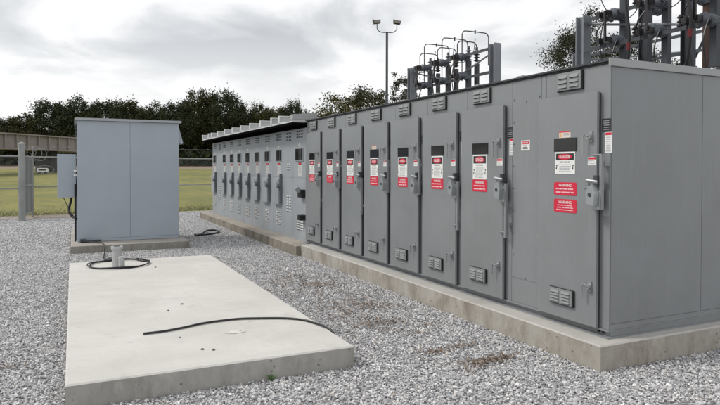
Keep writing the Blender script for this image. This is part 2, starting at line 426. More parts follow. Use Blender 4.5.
# ------------------------------------------------------------------ signs
def rows_of_print(mb, x0, x1, z0, z1, n, y, m, seed, h=.4):
    rnd = random.Random(seed)
    for k in range(n):
        z = z1-(z1-z0)*(k+.5)/n; hh = (z1-z0)/n*h/2; x = x0+rnd.uniform(0, .12)*(x1-x0); e = x1-rnd.uniform(0, .15)*(x1-x0)
        while x < e-.004:
            w = min(rnd.uniform(.1, .3)*(x1-x0), e-x)
            mb.quad((x, y, z-hh), (x+w*.86, y, z-hh), (x+w*.86, y, z+hh), (x, y, z+hh), m); x += w
SIGN = [M['white'], M['ink'], M['red'], M['inkgrey'], M['pink']]
def danger_sign(x0, z0, w, h, y, lines=7):
    mb = MB(); mb.box(x0, x0+w, y-.003, y, z0, z0+h, 0); f = y-.0042
    hh = min(h*.3, w*.33); zt = z0+h-.015
    mb.quad((x0+.012, f, zt-hh), (x0+w-.012, f, zt-hh), (x0+w-.012, f, zt), (x0+.012, f, zt), 1)
    n = 28; cx, cz = x0+w/2, zt-hh/2
    mb.add([(cx+math.cos(2*PI*k/n)*w*.36, f-.0008, cz+math.sin(2*PI*k/n)*hh*.42) for k in range(n)], [tuple(range(n))], 2)
    mb.text('DANGER', cx, cz, hh*.42, f-.0016, 0, w*.52)
    zz = zt-hh-.012
    mb.text('HIGH VOLTAGE', cx, zz-.007, .013, f, 1, w*.72)
    rows_of_print(mb, x0+w*.16, x0+w*.84, z0+.015, zz-.024, lines, f, 3, 4, .35)
    for sx in (x0+w*.05, x0+w*.87):
        mb.quad((sx, f, z0+h*.2), (sx+w*.05, f, z0+h*.2), (sx+w*.05, f, z0+h*.3), (sx, f, z0+h*.3), 1)
        mb.quad((sx+.004, f, z0+h*.34), (sx+w*.07, f, z0+h*.34), (sx+w*.07, f, z0+h*.42), (sx+.004, f, z0+h*.42), 1)
    return mb
def warning_sign(x0, z0, w, h, y, n=2, seed=1):
    mb = MB(); c = .012
    mb.prism([(x0+c, z0), (x0+w-c, z0), (x0+w, z0+c), (x0+w, z0+h-c), (x0+w-c, z0+h), (x0+c, z0+h), (x0, z0+h-c), (x0, z0+c)], 1, y-.003, y, 2)
    mb.text('WARNING', x0+w/2, z0+h*.77, h*.2, y-.0042, 0, w*.58)
    rows_of_print(mb, x0+.02, x0+w-.02, z0+.012, z0+h*.62, n, y-.0042, 4, seed, .38)
    return mb
def small_tag(x0, z0, w, h, y, seed=2, head=.3):
    mb = MB(); mb.box(x0, x0+w, y-.002, y, z0, z0+h, 0)
    mb.quad((x0+.004, y-.003, z0+h*(1-head)), (x0+w-.004, y-.003, z0+h*(1-head)), (x0+w-.004, y-.003, z0+h-.003), (x0+.004, y-.003, z0+h-.003), 2)
    rows_of_print(mb, x0+w*.12, x0+w*.88, z0+.008, z0+h*(.94-head), max(2, int(h/.022)), y-.003, 3, seed, .3)
    return mb

def vent_mesh(xc, zc, w, h, y, rows=4):   # raised frame with two columns of louvres, black backing offset right and down as painted shadow
    mb = MB(); d = .03
    mb.box(xc-w/2-.004, xc+w/2+.012, y-.02, y, zc-h/2-.01, zc+h/2+.004, 1)
    mb.box(xc-w/2, xc+w/2, y-d, y-.018, zc-h/2, zc+h/2, 0)
    for cx in (xc-w*.235, xc+w*.235):
        for k in range(rows):
            z = zc-h*.4+h*.8*(k+.5)/rows; hh = h*.8/rows*.42
            mb.add([(cx-w*.19, y-d, z-hh), (cx+w*.19, y-d, z-hh), (cx+w*.17, y-d-.014, z-hh*.9), (cx-w*.17, y-d-.014, z-hh*.9), (cx-w*.18, y-d, z+hh), (cx+w*.18, y-d, z+hh)],
                   [(3, 2, 5, 4), (0, 3, 4), (1, 5, 2)], 0)
            mb.quad((cx-w*.19, y-d-.001, z-hh-.003), (cx+w*.19, y-d-.001, z-hh-.003), (cx+w*.17, y-d-.0015, z-hh+.003), (cx-w*.17, y-d-.0015, z-hh+.003), 1)
    return mb
VM = [M['vent'], M['black']]

# ------------------------------------------------------------------ near switchgear (front faces -X, built facing -y and turned)
L = 7.53; HT = 2.42
gear = empty('switchgear', (4.209, 11.349, .2186), -PI/2, 'dark grey outdoor switchgear with eight tall doors and red warning signs', 'switchgear')
MB().box(0, L-.002, .004, 2.6, .07, HT-.03).build('body', M['near'], gear)
mb = MB(); mb.box(-.01, L+.02, -.035, 2.62, 0, .014); mb.box(0, L, .02, 2.6, .0142, .056, 0); mb.box(-.005, L+.005, -.02, 2.605, .0562, .072, 0)
for x in (7.40, 7.455): mb.cyl((x, .0195, .036), (x, .006, .036), .012, n=8, m=1)
mb.build('base_frame', [M['near'], M['black']], gear)
doorx = [5.38-.885*k for k in range(6, -1, -1)]
seams = [0]+[5.42-.885*k for k in range(5, -1, -1)]
segs = [(seams[i], seams[i+1]) for i in range(len(seams)-1)] + [(5.42, 6.232), (6.232, 6.672), (6.672, 6.742), (6.742, L)]
for a, b in segs:
    MB().box(a+.0025, b-.0025, 0, .0038, .074, HT-.032).build('front_panel', M['near'], gear)
for a, b in ((.012, 1.193), (1.198, 2.59)):
    MB().box(L-.001, L+.003, a, b, .125, HT-.06).build('end_panel', M['near'], gear, bevel=.001)
MB().box(L-.001, L+.006, .008, 2.59, .074, .121).build('end_skirt', M['near'], gear)
mb = MB(); mb.box(-.02, L+.012, -.028, 2.63, HT-.012, HT+.004, 0); mb.box(0, L, -.012, 2.6, HT-.0298, HT-.0122, 1)
rf = mb.build('roof', [M['darksteel'], M['black']], gear)
MB().box(L+.004, L+.022, -.034, 2.64, HT-.055, HT+.012).build('end_flashing', M['flash'], rf, bevel=.003)
for x in seams[1:]+[6.2]:
    MB().box(x-.04, x+.05, .12, 2.5, HT+.004, HT+.05).build('roof_rib', M['flash'], rf, bevel=.004)
mb = MB(); mb.prism([(-.31, HT+.02), (-.31, HT+.11), (.2, HT+.16), (.2, HT+.02)], 0, -.12, .04); mb.build('transition_hood', M['flash'], rf)
# bolted cover between the last two doors
mb = MB(); mb.box(6.24, 6.664, -.004, -.0005, .33, 2.19)
bolt_at = []
for z in [.35+.231*k for k in range(9)]:
    for x in (6.258, 6.645): bolt_at.append((x, z))
for z in (.35, 2.17): bolt_at.append((6.45, z))
cover = mb.build('bolted_cover', M['near'], gear, bevel=.001)
for x, z in bolt_at: MB().cyl((0, 0, 0), (0, -.009, 0), .009, n=8).build('bolt', M['latch'], cover, (x, -.004, z))
mb = MB(); x0, z0, w, h = 6.38, 1.662, .13, .105
mb.box(x0, x0+w, -.0062, -.0042, z0, z0+h, 0); mb.quad((x0+.01, -.0072, z0+h*.62), (x0+w-.01, -.0072, z0+h*.62), (x0+w-.01, -.0072, z0+h*.9), (x0+.01, -.0072, z0+h*.9), 2)
mb.text('DANGER', x0+w/2, z0+h*.76, h*.15, -.0082, 0); rows_of_print(mb, x0+.025, x0+w-.025, z0+.01, z0+h*.55, 3, -.0072, 1, 8, .45)
mb.build('danger_sign', SIGN, cover)

def make_door(x, w, above, last, label=False):
    d = MB(); z0, z1 = .075, 2.155
    d.box(x, x+w, -.055, -.026, z0, z1, 0); d.box(x+.006, x+w-.004, -.0259, -.0042, z0+.006, z1-.006, 1)
    door = d.build('door', [M['near'], M['darksteel']], gear, bevel=.0025)
    y = -.0552
    wx = x+.222
    mb = MB(); mb.box(wx, wx+.288, y-.006, y, 1.638, 1.762, 0); mb.box(wx+.008, wx+.28, y-.0075, y-.0062, 1.646, 1.754, 1)
    mb.build('window', [M['black'], M['glass']], door)
    if last:
        danger_sign(x+.235, 1.428, .252, .206, y, 5).build('danger_sign', SIGN, door)
        warning_sign(x+.222, 1.228, .288, .122, y, 2, 3).build('warning_sign', SIGN, door)
        warning_sign(x+.222, 1.068, .288, .124, y, 3, 6).build('warning_sign', SIGN, door)
    else:
        danger_sign(x+.232, 1.354, .256, .278, y, 8).build('danger_sign', SIGN, door)
        warning_sign(x+.226, 1.216, .272, .134, y, 2, 3).build('warning_sign', SIGN, door)
    if label:
        mb = MB(); mb.box(x+.285, x+.43, y-.002, y, 1.766, 1.826, 0); mb.quad((x+.29, y-.003, 1.772), (x+.315, y-.003, 1.772), (x+.315, y-.003, 1.81), (x+.29, y-.003, 1.81), 1)
        mb.quad((x+.285, y-.003, 1.815), (x+.43, y-.003, 1.815), (x+.43, y-.003, 1.825), (x+.285, y-.003, 1.825), 2); rows_of_print(mb, x+.33, x+.42, 1.775, 1.81, 3, y-.003, 3, 2, .5)
        mb.build('inspection_label', [M['cream'], M['orange'], M['red'], M['inkgrey']], door)
    k = w/.735
    vent_mesh(x+.335*k+.0, .28, .29, .14, y, 4).build('vent', VM, door)
    hx = x+w-.085
    for zt, ln in ((1.79, .19), (.46, .13)):
        mb = MB(); mb.cyl((hx+.018, y, zt-.03), (hx+.018, y-.04, zt-.03), .026, n=10, m=0); mb.box(hx-.004, hx+.042, y-.012, y, zt-.075, zt+.015, 0)
        mb.tube([(hx+.02, y-.042, zt-.03), (hx+.002, y-.05, zt-.005), (hx-.02, y-.05, zt-.012), (hx-.028, y-.05, zt-.04), (hx-.03, y-.048, zt-ln)], .0085, 6, 0)
        mb.build('handle', M['chrome'], door, bevel=0)
    small_tag(x+w-.1, 1.507, .095, .075, y, 5).build('small_sign', SIGN, door)
    mb = MB(); mb.tube([(x+w-.14, y-.004, 1.305), (x+w-.085, y-.012, 1.305), (x+w-.085, y-.012, 1.38)], .005, 5); mb.build('padlock_bracket', M['near'], door)
    # interlock gear on the strip to the right of the door: part of the frame, kept with its door
    rx = x+w+.055
    rl = MB()
    if above: rl.box(rx, rx+.028, -.085, -.055, 1.12, 1.60); rl.cyl((rx+.02, -.075, 1.598), (rx-.085, -.075, 1.598), .009, n=6); rl.box(rx-.006, rx+.04, -.055, -.0002, 1.5, 1.54); rl.box(rx-.03, rx+.045, -.012, -.0002, 1.06, 1.3)
    else: rl.box(rx, rx+.028, -.085, -.055, .74, 1.32); rl.cyl((rx+.02, -.075, .80), (rx-.085, -.075, .80), .009, n=6); rl.box(rx-.006, rx+.04, -.055, -.0002, .86, .9); rl.box(rx-.03, rx+.045, -.012, -.0002, 1.06, 1.36)
    rail = rl.build('interlock_rail', M['near'], gear, bevel=.002)
    lt = MB(); lx = x+w-.035
    lt.prism([(lx, 1.17), (lx+.085, 1.15), (lx+.1, 1.26), (lx+.07, 1.335), (lx+.02, 1.32), (lx-.005, 1.26)], 1, -.15, -.09, 0)
    lt.box(lx+.01, lx+.1, -.09, -.06, 1.12, 1.29, 0); lt.cyl((lx-.02, -.12, 1.375), (lx+.09, -.1, 1.36), .017, n=8, m=1); lt.box(lx+.05, lx+.09, -.11, -.05, 1.33, 1.42, 2)
    lt.cyl((lx+.045, -.155, 1.25), (lx+.045, -.148, 1.25), .02, n=10, m=2)
    lt.build('latch', [M['latch'], M['chrome'], M['darksteel']], rail, bevel=.004)
    fx = x+w+.008
    mb = MB(); mb.box(fx, fx+.095, -.0022, -.0002, 1.80, 1.915, 0); rows_of_print(mb, fx+.012, fx+.083, 1.81, 1.905, 5, -.0032, 1, 9, .4)
    mb.build('black_label', [M['ink'], M['inkgrey']], gear)
    small_tag(fx+.035, 1.615, .075, .18, -.0002, 6, .14).build('instruction_label', SIGN, gear)
    return door
ab = [0, 1, 0, 1, 1, 0, 0]
for k, x in enumerate(doorx): make_door(x, .765, ab[k], False, k == 3)
make_door(6.69, .74, 1, True, True)
for k in range(7): vent_mesh(doorx[k]+.335, 2.295, .3, .155, -.0002, 3).build('upper_vent', VM, gear)
vent_mesh(7.06, 2.295, .3, .165, -.0002, 3).build('upper_vent', VM, gear)

# ------------------------------------------------------------------ far switchgear
FL = 8.98
far = empty('switchgear', (4.209, 20.35, .2), -PI/2, 'paler grey far switchgear with ribbed white roof and small switch boxes', 'switchgear')
MB().box(0, FL, .004, 2.5, .0, 2.30).build('body', M['far'], far)
MB().box(0, FL, .006, .118, 2.3002, 2.334).build('eave_shade_strip', M['eaveshade'], far)  # added black strip painting the shadow under the far eave
J = [0, .85, 1.3, 2.25, 3.15, 4.05, 4.95, 5.85, 6.75, 7.6, 8.15, 8.98]
for a, b in zip(J, J[1:]):
    for z0, z1 in ((.004, .055), (.06, 1.288), (1.293, 2.30)):
        MB().box(a+.003, b-.003, 0, .0038, z0, z1).build('front_panel', M['far'], far)
rf = MB().box(0, FL, .12, 2.5, 2.3002, 2.375).build('roof_upstand', M['black'], far)
mb = MB(); mb.box(-.15, FL-.0, -.31, 2.7, 2.40, 2.42, 0); mb.box(-.14, FL-.01, -.305, 2.6, 2.352, 2.3995, 1)  # lower box is the roof underside, blackened as painted eave shadow
roof = mb.build('roof', [M['roofwhite'], M['eaveshade']], far)
for x in [-.1]+J[1:-1]:
    mb = MB(); mb.box(x, x+.01, -.31, 2.6, 2.4205, 2.575); mb.box(x+.0102, x+.13, -.315, 2.6, 2.562, 2.575); mb.box(x-.02, x+.07, -.322, -.3105, 2.4205, 2.58); mb.box(x+.0102, x+.13, -.308, 2.6, 2.4205, 2.45)
    mb.build('roof_rib', M['roofwhite'], roof)
def slots(x0, x1, z0, z1, cols, rows, m=0):
    mb = MB()
    for i in range(cols):
        for j in range(rows):
            cx = x0+(x1-x0)*(i+.5)/cols; cz = z0+(z1-z0)*(j+.5)/rows; w = (x1-x0)/cols*.66/2; h = (z1-z0)/rows*.6/2
            mb.box(cx-w, cx+w, -.007, -.0002, cz-h, cz+h, m); mb.box(cx-w, cx+w, -.0075, -.0002, cz-h-.01, cz-h-.0005, 1)
    return mb
SL = [M['roofwhite'], M['black']]
units = [(.37, 1)] + [(c, 1) for c in (1.76, 2.70, 3.6, 4.5, 5.4, 6.3, 7.18)]
def far_unit(c, big=False):
    ww = .5 if big else .42
    mb = MB(); mb.box(c-ww/2, c+ww/2, -.016, -.0002, 1.64, 1.905, 0)
    n = 4
    for k in range(n):
        xx = c-ww/2+.02+(ww-.04)*k/n; mb.box(xx+.008, xx+(ww-.04)/n-.008, -.0185, -.0162, 1.655, 1.89, 1)
    mb.build('window', [M['far'], M['glass']], far)
    lx = c-.08 if big else c-.09
    mb = MB(); mb.box(lx, lx+.2, -.003, -.0002, 1.33, 1.62, 0); mb.quad((lx+.01, -.004, 1.555), (lx+.19, -.004, 1.555), (lx+.19, -.004, 1.61), (lx+.01, -.004, 1.61), 1)
    mb.quad((lx+.03, -.005, 1.565), (lx+.17, -.005, 1.565), (lx+.17, -.005, 1.6), (lx+.03, -.005, 1.6), 2); rows_of_print(mb, lx+.02, lx+.18, 1.35, 1.54, 6, -.004, 3, 3, .4)
    mb.build('danger_label', [M['label'], M['ink'], M['red'], M['inkgrey']], far)
    MB().box(c-.05, c+.05, -.004, -.0002, 1.94, 2.0).build('name_plate', M['label'], far)
    slots(c-.2, c+.2, 2.1, 2.27, 3, 3).build('upper_vent', [M['darksteel'], M['roofwhite']], far)
    if not big:
        mb = MB(); mb.box(c-.24, c+.2, -.075, -.0002, .68, 1.255, 0)
        bx = mb.build('switch_box', M['far'], far, bevel=.008)
        mb = MB(); mb.box(c+.215, c+.245, -.06, -.0002, .72, 1.36, 0); mb.cyl((c+.22, -.062, 1.1), (c+.22, -.12, 1.1), .055, n=10, m=0); mb.tube([(c+.22, -.11, 1.1), (c+.16, -.13, 1.17), (c+.1, -.13, 1.2)], .02, 6, 1)
        mb.build('switch_handle', [M['handlegrey'], M['latch']], bx)
        slots(c-.2, c+.16, .22, .52, 3, 8).build('lower_vent', SL, far)
    else:
        mb = MB(); mb.box(c+.12, c+.34, -.09, -.0002, .9, 1.06, 1); mb.box(c+.2, c+.36, -.12, -.0002, .45, .55, 1); mb.cyl((c+.25, -.1, 1.02), (c+.25, -.16, 1.1), .05, n=8)
        mb.build('switch_handle', [M['latch'], M['black']], far)
        slots(c-.2, c+.26, .22, .52, 2, 6).build('lower_vent', SL, far)
for c, _ in units: far_unit(c)
far_unit(8.57, True)
slots(7.7, 8.05, 2.05, 2.27, 2, 3).build('upper_vent', [M['darksteel'], M['roofwhite']], far)
slots(7.75, 8.0, 1.45, 1.6, 2, 3).build('middle_vent', SL, far)
slots(7.72, 8.05, .55, .92, 2, 6).build('lower_vent', SL, far)
slots(.95, 1.2, .5, .95, 2, 8).build('lower_vent', SL, far)
slots(.95, 1.2, 2.05, 2.25, 2, 3).build('upper_vent', [M['darksteel'], M['roofwhite']], far)

# ------------------------------------------------------------------ left cabinet
cab = empty('metal_cabinet', (.0725, 13.747, .154), 0, 'tall blue grey metal cabinet with two plain panels on short pad', 'cabinet')
W = 2.045
MB().box(.01, W-.01, .01, 2.0, 0, 2.52).build('body', M['cab'], cab)
MB().box(.01, 1.028, 0, .0095, .07, 2.51).build('front_panel', M['cab'], cab, bevel=.002)
MB().box(1.034, W-.01, 0, .0095, .07, 2.51).build('front_panel', M['cab'], cab, bevel=.002)
MB().box(.03, W-.03, -.02, .0093, .006, .064).build('base_skirt', M['cab'], cab, bevel=.003)
mb = MB(); mb.box(.06, .17, -.13, -.022, .004, .07, 0); mb.cyl((.12, -.14, .04), (.45, -.14, .035), .02, n=8, m=0); mb.box(.17, .3, -.09, -.022, .004, .045, 0)
mb.build('ground_clamp', [M['darksteel']], cab)
mb = MB(); mb.prism([(-.05, 2.515), (-.05, 2.565), (2.05, 2.585), (2.05, 2.515)], 0, -.035, W+.04); mb.build('roof', M['cabroof'], cab, bevel=.004)
mb = MB(); mb.prism([(W-.009, 2.46), (W+.09, 2.08), (W+.055, 2.06), (W-.009, 2.10)], 1, .05, 1.6); mb.build('vent_hood', M['cab'], cab)
mb = MB(); mb.box(-.36, -.012, .3, .75, .92, 1.815, 0); mb.box(-.365, -.012, .285, .2995, .915, 1.82, 0); mb.box(-.03, .01, .32, .7, 1.3, 1.36, 1)
jb = mb.build('junction_box', [M['cab'], M['latch']], cab, bevel=.005)
for xx, a in ((-.02, 0), (.0, 1)):
    MB().cyl((xx-.01, .2+.2*a, -.1), (xx-.01, .2+.2*a, 1.2 if not a else 1.5), .016, n=8).build('conduit', M['black'] if not a else M['galv'], cab)
mb = MB()
mb.tube([(-.1, .5, .92), (-.12, .5, .8), (-.15, .48, .68), (-.14, .45, .57), (-.08, .4, .5), (-.02, .3, .48), (.0, .22, .47)], .024, 8)
mb.tube([(-.26, .5, .92), (-.2, .45, .78), (-.12, .35, .6), (-.04, .25, .5)], .008, 6)
mb.build('flex_conduit', M['cable'], cab)
for z in (1.38, 1.47): MB().cyl((-.06, .22, z), (.03, .22, z), .02, n=8).build('bracket', M['white'], cab)
for k in range(4):
    MB().box(-.028, .008, .06, .5, 2.18+.07*k, 2.225+.07*k).build('side_louver', M['darksteel'], cab)

# stubs and cables on the slab
st = empty('conduit_stub', (.606, 9.99, .18), 0, 'taller wide pale conduit stub standing at slab back', 'conduit')
MB().cyl((0, 0, 0), (0, 0, .27), .072, n=24).build('pipe', M['pvc'], st)
mb = MB(); mb.cyl((0, 0, .27), (0, 0, .31), .086, n=24); mb.cyl((0, 0, .311), (0, 0, .314), .05, n=20, m=1); mb.build('cap', [M['pvc'], M['darksteel']], st)
st = empty('conduit_stub', (.66, 9.80, .18), 0, 'short narrow pale conduit stub in front of the taller one', 'conduit')
MB().cyl((0, 0, 0), (0, 0, .15), .045, n=20).build('pipe', M['pvc'], st)
mb = MB(); mb.cyl((0, 0, .15), (0, 0, .175), .05, .045, n=20); mb.build('cap', M['pvc'], st)
def bez(pts, n=8):
    P_ = [Vector(p) for p in pts]; out = []
    for i in range(len(P_)-1):
        p0, p1, p2, p3 = P_[max(i-1, 0)], P_[i], P_[i+1], P_[min(i+2, len(P_)-1)]
        for k in range(n):
            t = k/n; out.append(.5*((2*p1)+(p2-p0)*t+(2*p0-5*p1+4*p2-p3)*t*t+(3*p1-p0-3*p2+p3)*t**3))
    return out+[P_[-1]]
mb = MB(); mb.tube(bez([(.571, 5.79, .193), (.75, 5.80, .193), (.934, 5.855, .193), (1.11, 5.93, .193), (1.291, 5.961, .193), (1.47, 5.965, .193), (1.615, 5.925, .193), (1.9, 5.80, .193), (2.05, 5.66, .193), (2.12, 5.48, .193), (2.155, 5.3, .194), (2.185, 5.18, .16), (2.2, 5.1, .03)]), .0105, 8)
tag(mb.build('cable', M['cable'], smooth=True), 'loose black cable lying across the bare slab', 'cable')
mb = MB(); p = []
for k in range(50):
    t = 2*PI*k/24+.6; rr = 1+.04*(k/24); w = .2*noise.noise((k*.16, 0, 0))
    p.append((.64+.42*rr*math.cos(t)*(1+w*.3), 10.13+.43*rr*math.sin(t)*(1+w*.4), .195+.012*(k // 24)+.006*math.sin(k)))
p += [(1.0, 10.28, .19), (1.12, 10.36, .192)]
mb.tube(p, .0095, 7)
tag(mb.build('cable_coil', M['cable'], smooth=True), 'loose coil of black cable round the conduit stubs', 'cable')
mb = MB(); mb.tube(bez([(.62, 10.1, .2), (.58, 10.8, .2), (.5, 11.8, .05), (.56, 12.9, .06), (.54, 13.2, .175), (.35, 13.5, .175), (.12, 13.6, .18)]), .012, 7)
tag(mb.build('cable', M['cable'], smooth=True), 'black cable running from the blue grey cabinet base to the coil', 'cable')
mb = MB(); mb.tube(bez([(2.72, 15.2, .02), (2.95, 15.6, .03), (3.2, 16.1, .05), (3.45, 16.2, .03), (3.4, 15.7, .03), (3.0, 15.3, .03), (2.75, 15.5, .02)]), .022, 7)
tag(mb.build('cable', M['cable'], smooth=True), 'black cable scrap lying on gravel before the far switchgear', 'cable')

# ------------------------------------------------------------------ fence
def wires(mb, a, b, z0, z1, pitch=.075, r=.0022):
    a, b = Vector((*a, 0)), Vector((*b, 0)); d = (b-a); ln = d.length; d.normalize(); h = z1-z0; n_ = Vector((-d.y, d.x, 0))
    k = -h
    while k < ln:
        for sgn in (1, -1):
            s0, s1 = (k, k+h) if sgn > 0 else (k+h, k)
            p0, p1 = [s0, z0], [s1, z1]
            def clip(s, s0=s0, s1=s1): return z0+(s-s0)/(s1-s0)*h
            q = []
            for s_ in (s0, s1):
                c = min(max(s_, 0), ln); q.append(a+d*c+Vector((0, 0, clip(c))))
            if (q[0]-q[1]).length > .03: 
                o = n_*r; e = Vector((0, 0, r))
                mb.add([q[0]-o, q[0]+e, q[0]+o, q[1]-o, q[1]+e, q[1]+o], [(0, 1, 4, 3), (1, 2, 5, 4), (2, 0, 3, 5)])
        k += pitch
def fence(label, a, b, nposts, coil=True):
    r = empty('chain_link_fence', (0, 0, 0), 0, label, 'fence')
    A, B = Vector((*a, 0)), Vector((*b, 0))
    mb = MB(); wires(mb, a, b, .05, 2.05); mb.build('chain_link', M['wire'], r)
    for z, rr in ((2.05, .028), (1.03, .022)):
        MB().cyl(A+Vector((0, 0, z)), B+Vector((0, 0, z)), rr, n=8).build('rail', M['fence'], r)
    for i in range(nposts):
        p = A.lerp(B, i/(nposts-1)); mb = MB(); mb.cyl(p, p+Vector((0, 0, 2.12)), .035, n=10)
        mb.cyl(p+Vector((0, 0, 2.1)), p+Vector((0, .16, 2.42)), .012, n=6); mb.cyl(p+Vector((0, 0, 2.1)), p+Vector((0, -.16, 2.42)), .012, n=6)
        mb.build('fence_post', M['fence'], r)
    if coil:
        mb = MB(); n = int((B-A).length/.04); d = (B-A).normalized(); q = Vector((-d.y, d.x, 0)); pts = []
        for k in range(n): t = k*.04; an = t*2*PI/.5; pts.append(A+d*t+q*(.15*math.cos(an))+Vector((0, 0, 2.28+.15*math.sin(an))))
        mb.tube(pts, .0035, 4)
        for dy in (-.15, .15): mb.tube([A+q*dy+Vector((0, 0, 2.4)), B+q*dy+Vector((0, 0, 2.4))], .003, 4)
        mb.build('razor_wire', M['wire'], r)
    return r
fence('chain link fence with barbed top between open gate and far switchgear', (-1.25, 23.6), (8.2, 24.75), 5)
fence('chain link fence panel left of the open gate post', (-13, 20.7), (-1.5, 21.9), 5, False)
g = empty('gate_leaf', (-1.46, 21.9, 0), 0, 'open chain link gate leaf with thick post and white wire loops', 'gate')
mb = MB(); mb.cyl((0, 0, 0), (0, 0, 2.42), .1, n=16); mb.lathe((0, 0, 2.42), (0, 0, 3), [(0, .105), (.03, .1), (.08, .03)], 16); mb.build('gate_post', M['fence'], g)
mb = MB(); 
for z in (.18, 1.1, 2.05): mb.cyl((.04, .08, z), (.2, 1.65, z), .024, n=8)
mb.cyl((.05, .1, .12), (.05, .1, 2.1), .026, n=8); mb.cyl((.2, 1.65, .12), (.2, 1.65, 2.1), .03, n=8); mb.cyl((.13, .9, .12), (.13, .9, 2.1), .02, n=8)
mb.build('leaf_frame', M['fence'], g)
mb = MB(); wires(mb, (.05, .1), (.2, 1.65), .18, 2.05, .05, .005); mb.build('chain_link', M['wire'], g)
mb = MB()
for k, (x, y, z, rr, tl) in enumerate([(.2, .4, 2.2, .18, .3), (.33, .6, 2.15, .22, -.2), (.48, .8, 2.12, .2, .5), (.6, 1.2, 1.62, .3, 1.2), (.15, .3, 2.05, .12, .1)]):
    pts = []
    for j in range(26):
        t = 2*PI*j/24; u = rr*math.cos(t); w = rr*math.sin(t)*(1 if k != 3 else .45); pts.append((x+u*math.cos(tl*.3), y+u*math.sin(tl), z+w))
    mb.tube(pts, .006, 5)
mb.build('wire_loops', M['fence'], g)

# ------------------------------------------------------------------ viaduct and trailer
via = empty('girder_viaduct', (-25.7, 43.2, 0), math.atan2(7.5, 6.4), 'long beige panelled girder viaduct crossing behind the fence', 'bridge')
zb, zt, VL = 3.42, 4.98, 52
MB().box(0, VL, 0, 3, zb, zt-.12).build('girder', M['concbeam'], via)
mb = MB(); mb.box(-.1, VL+.1, -.3, 3.2, zt-.1198, zt); mb.box(-.1, VL+.1, -.25, 0, zb, zb+.12)
mb.build('girder_flange', M['concbeam'], via)
for k in range(37):
    MB().box(k*1.38+.1, k*1.38+.26, -.2, -.001, zb+.121, zt-.121).build('stiffener', M['concbeam'], via)
for k in range(5): MB().box(4+k*11, 5+k*11, .5, 2.5, -.2, zb-.002).build('pier', M['viaddark'], via)
t = empty('parked_trailer', (-3.2, 67, ground_z(67)-.03), 0, 'small white trailer parked under the beige viaduct', 'trailer'); t.scale = (.68, .68, .62)
mb = MB(); mb.prism([(0, .3), (1.5, .3), (1.5, .85), (1.3, 1.0), (.15, 1.0), (0, .8)], 1, 0, 1.4); mb.build('trailer_body', M['white'], t, bevel=.04)
for x in (.35, 1.15): MB().cyl((x, -.05, .22), (x, .12, .22), .22, n=16).build('wheel', M['black'], t)
MB().box(.25, 1.2, -.01, -.001, .6, .85).build('window', M['glass'], t)

# ------------------------------------------------------------------ flood light pole
fp = empty('floodlight_pole', (14.8, 28, 0), R(-20), 'tall slim pole with two floodlights on curved arms', 'light pole')
MB().cyl((0, 0, 0), (0, 0, 8.72), .075, .06, n=14).build('pole', M['galvdark'], fp)
for s_ in (-1, 1):
    mb = MB(); mb.tube(bez([(0, 0, 8.72), (0, 0, 8.75), (s_*.15, 0, 8.74), (s_*.36, 0, 8.77), (s_*.5, 0, 8.9), (s_*.52, 0, 9.05), (s_*.52, 0, 9.2)], 5), .022, 8)
    arm = mb.build('arm', M['galvdark'], fp)
    mb = MB(); a = -s_*.15; c, d = math.cos(a), math.sin(a)
    def P2(L_): return [(s_*.52+x*c-z*d, 9.2+x*d+z*c) for x, z in L_]
    mb.prism(P2([(-.17, 0), (.17, 0), (.19, .15), (-.19, .15)]), 1, -.15, .14, 0); mb.prism(P2([(-.15, .02), (.15, .02), (.16, .12), (-.16, .12)]), 1, -.165, -.151, 1)
    mb.prism(P2([(-.2, .1), (-.18, .1), (-.18, .24), (-.2, .24)]), 1, -.15, .14, 0)
    mb.build('floodlight', [M['darksteel'], M['lens']], arm)

# ------------------------------------------------------------------ bus racks
def ins(mb, p0, p1, r, n=5, m=0, core=.45):
    ln = (Vector(p1)-Vector(p0)).length; prof = [(0, r*.6)]
    for k in range(n):
        t = ln*(k+.15)/n; u = ln/n; prof += [(t, r*core), (t+u*.15, r), (t+u*.35, r*.97), (t+u*.6, r*core)]
    prof.append((ln, r*.55)); mb.lathe(p0, p1, prof, 12, m)
def rack(x, yf, yn, ztop, zu, zl, label, w=.2):
    r = empty('bus_rack', (x, yn, 0), 0, label, 'steel rack'); D = yf-yn
    for yy in (0, D):
        mb = MB(); mb.box(-w/2, w/2, yy-w/2, yy-w/2+.02, 0, ztop); mb.box(-w/2, w/2, yy+w/2-.02, yy+w/2, 0, ztop); mb.box(-.01, .01, yy-w/2+.02, yy+w/2-.02, 0, ztop)
        mb.build('column', M['galv'], r)
    for z in (zu, zl):
        mb = MB(); mb.box(-.1, -.085, w/2, D-w/2, z-.035, z+.035); mb.box(-.0848, .0, w/2, D-w/2, z+.02, z+.035); mb.build('beam', M['galvdark'], r)
    for k in range(2):
        a, b = (w/2, D/2) if k == 0 else (D-w/2, D/2)
        MB().cyl((.05, a, zu-.05), (.05, b, zl+.02), .022, n=6).build('brace', M['galv'], r)
    return r
rack(9, 15.45, 11.58, 4.63, 4.52, 3.96, 'grey steel rack of three looped switches above the middle of the switchgear')
rack(9, 8.85, 3.9, 4.65, 4.53, 3.96, 'grey steel rack with large insulators above the near end of the switchgear')
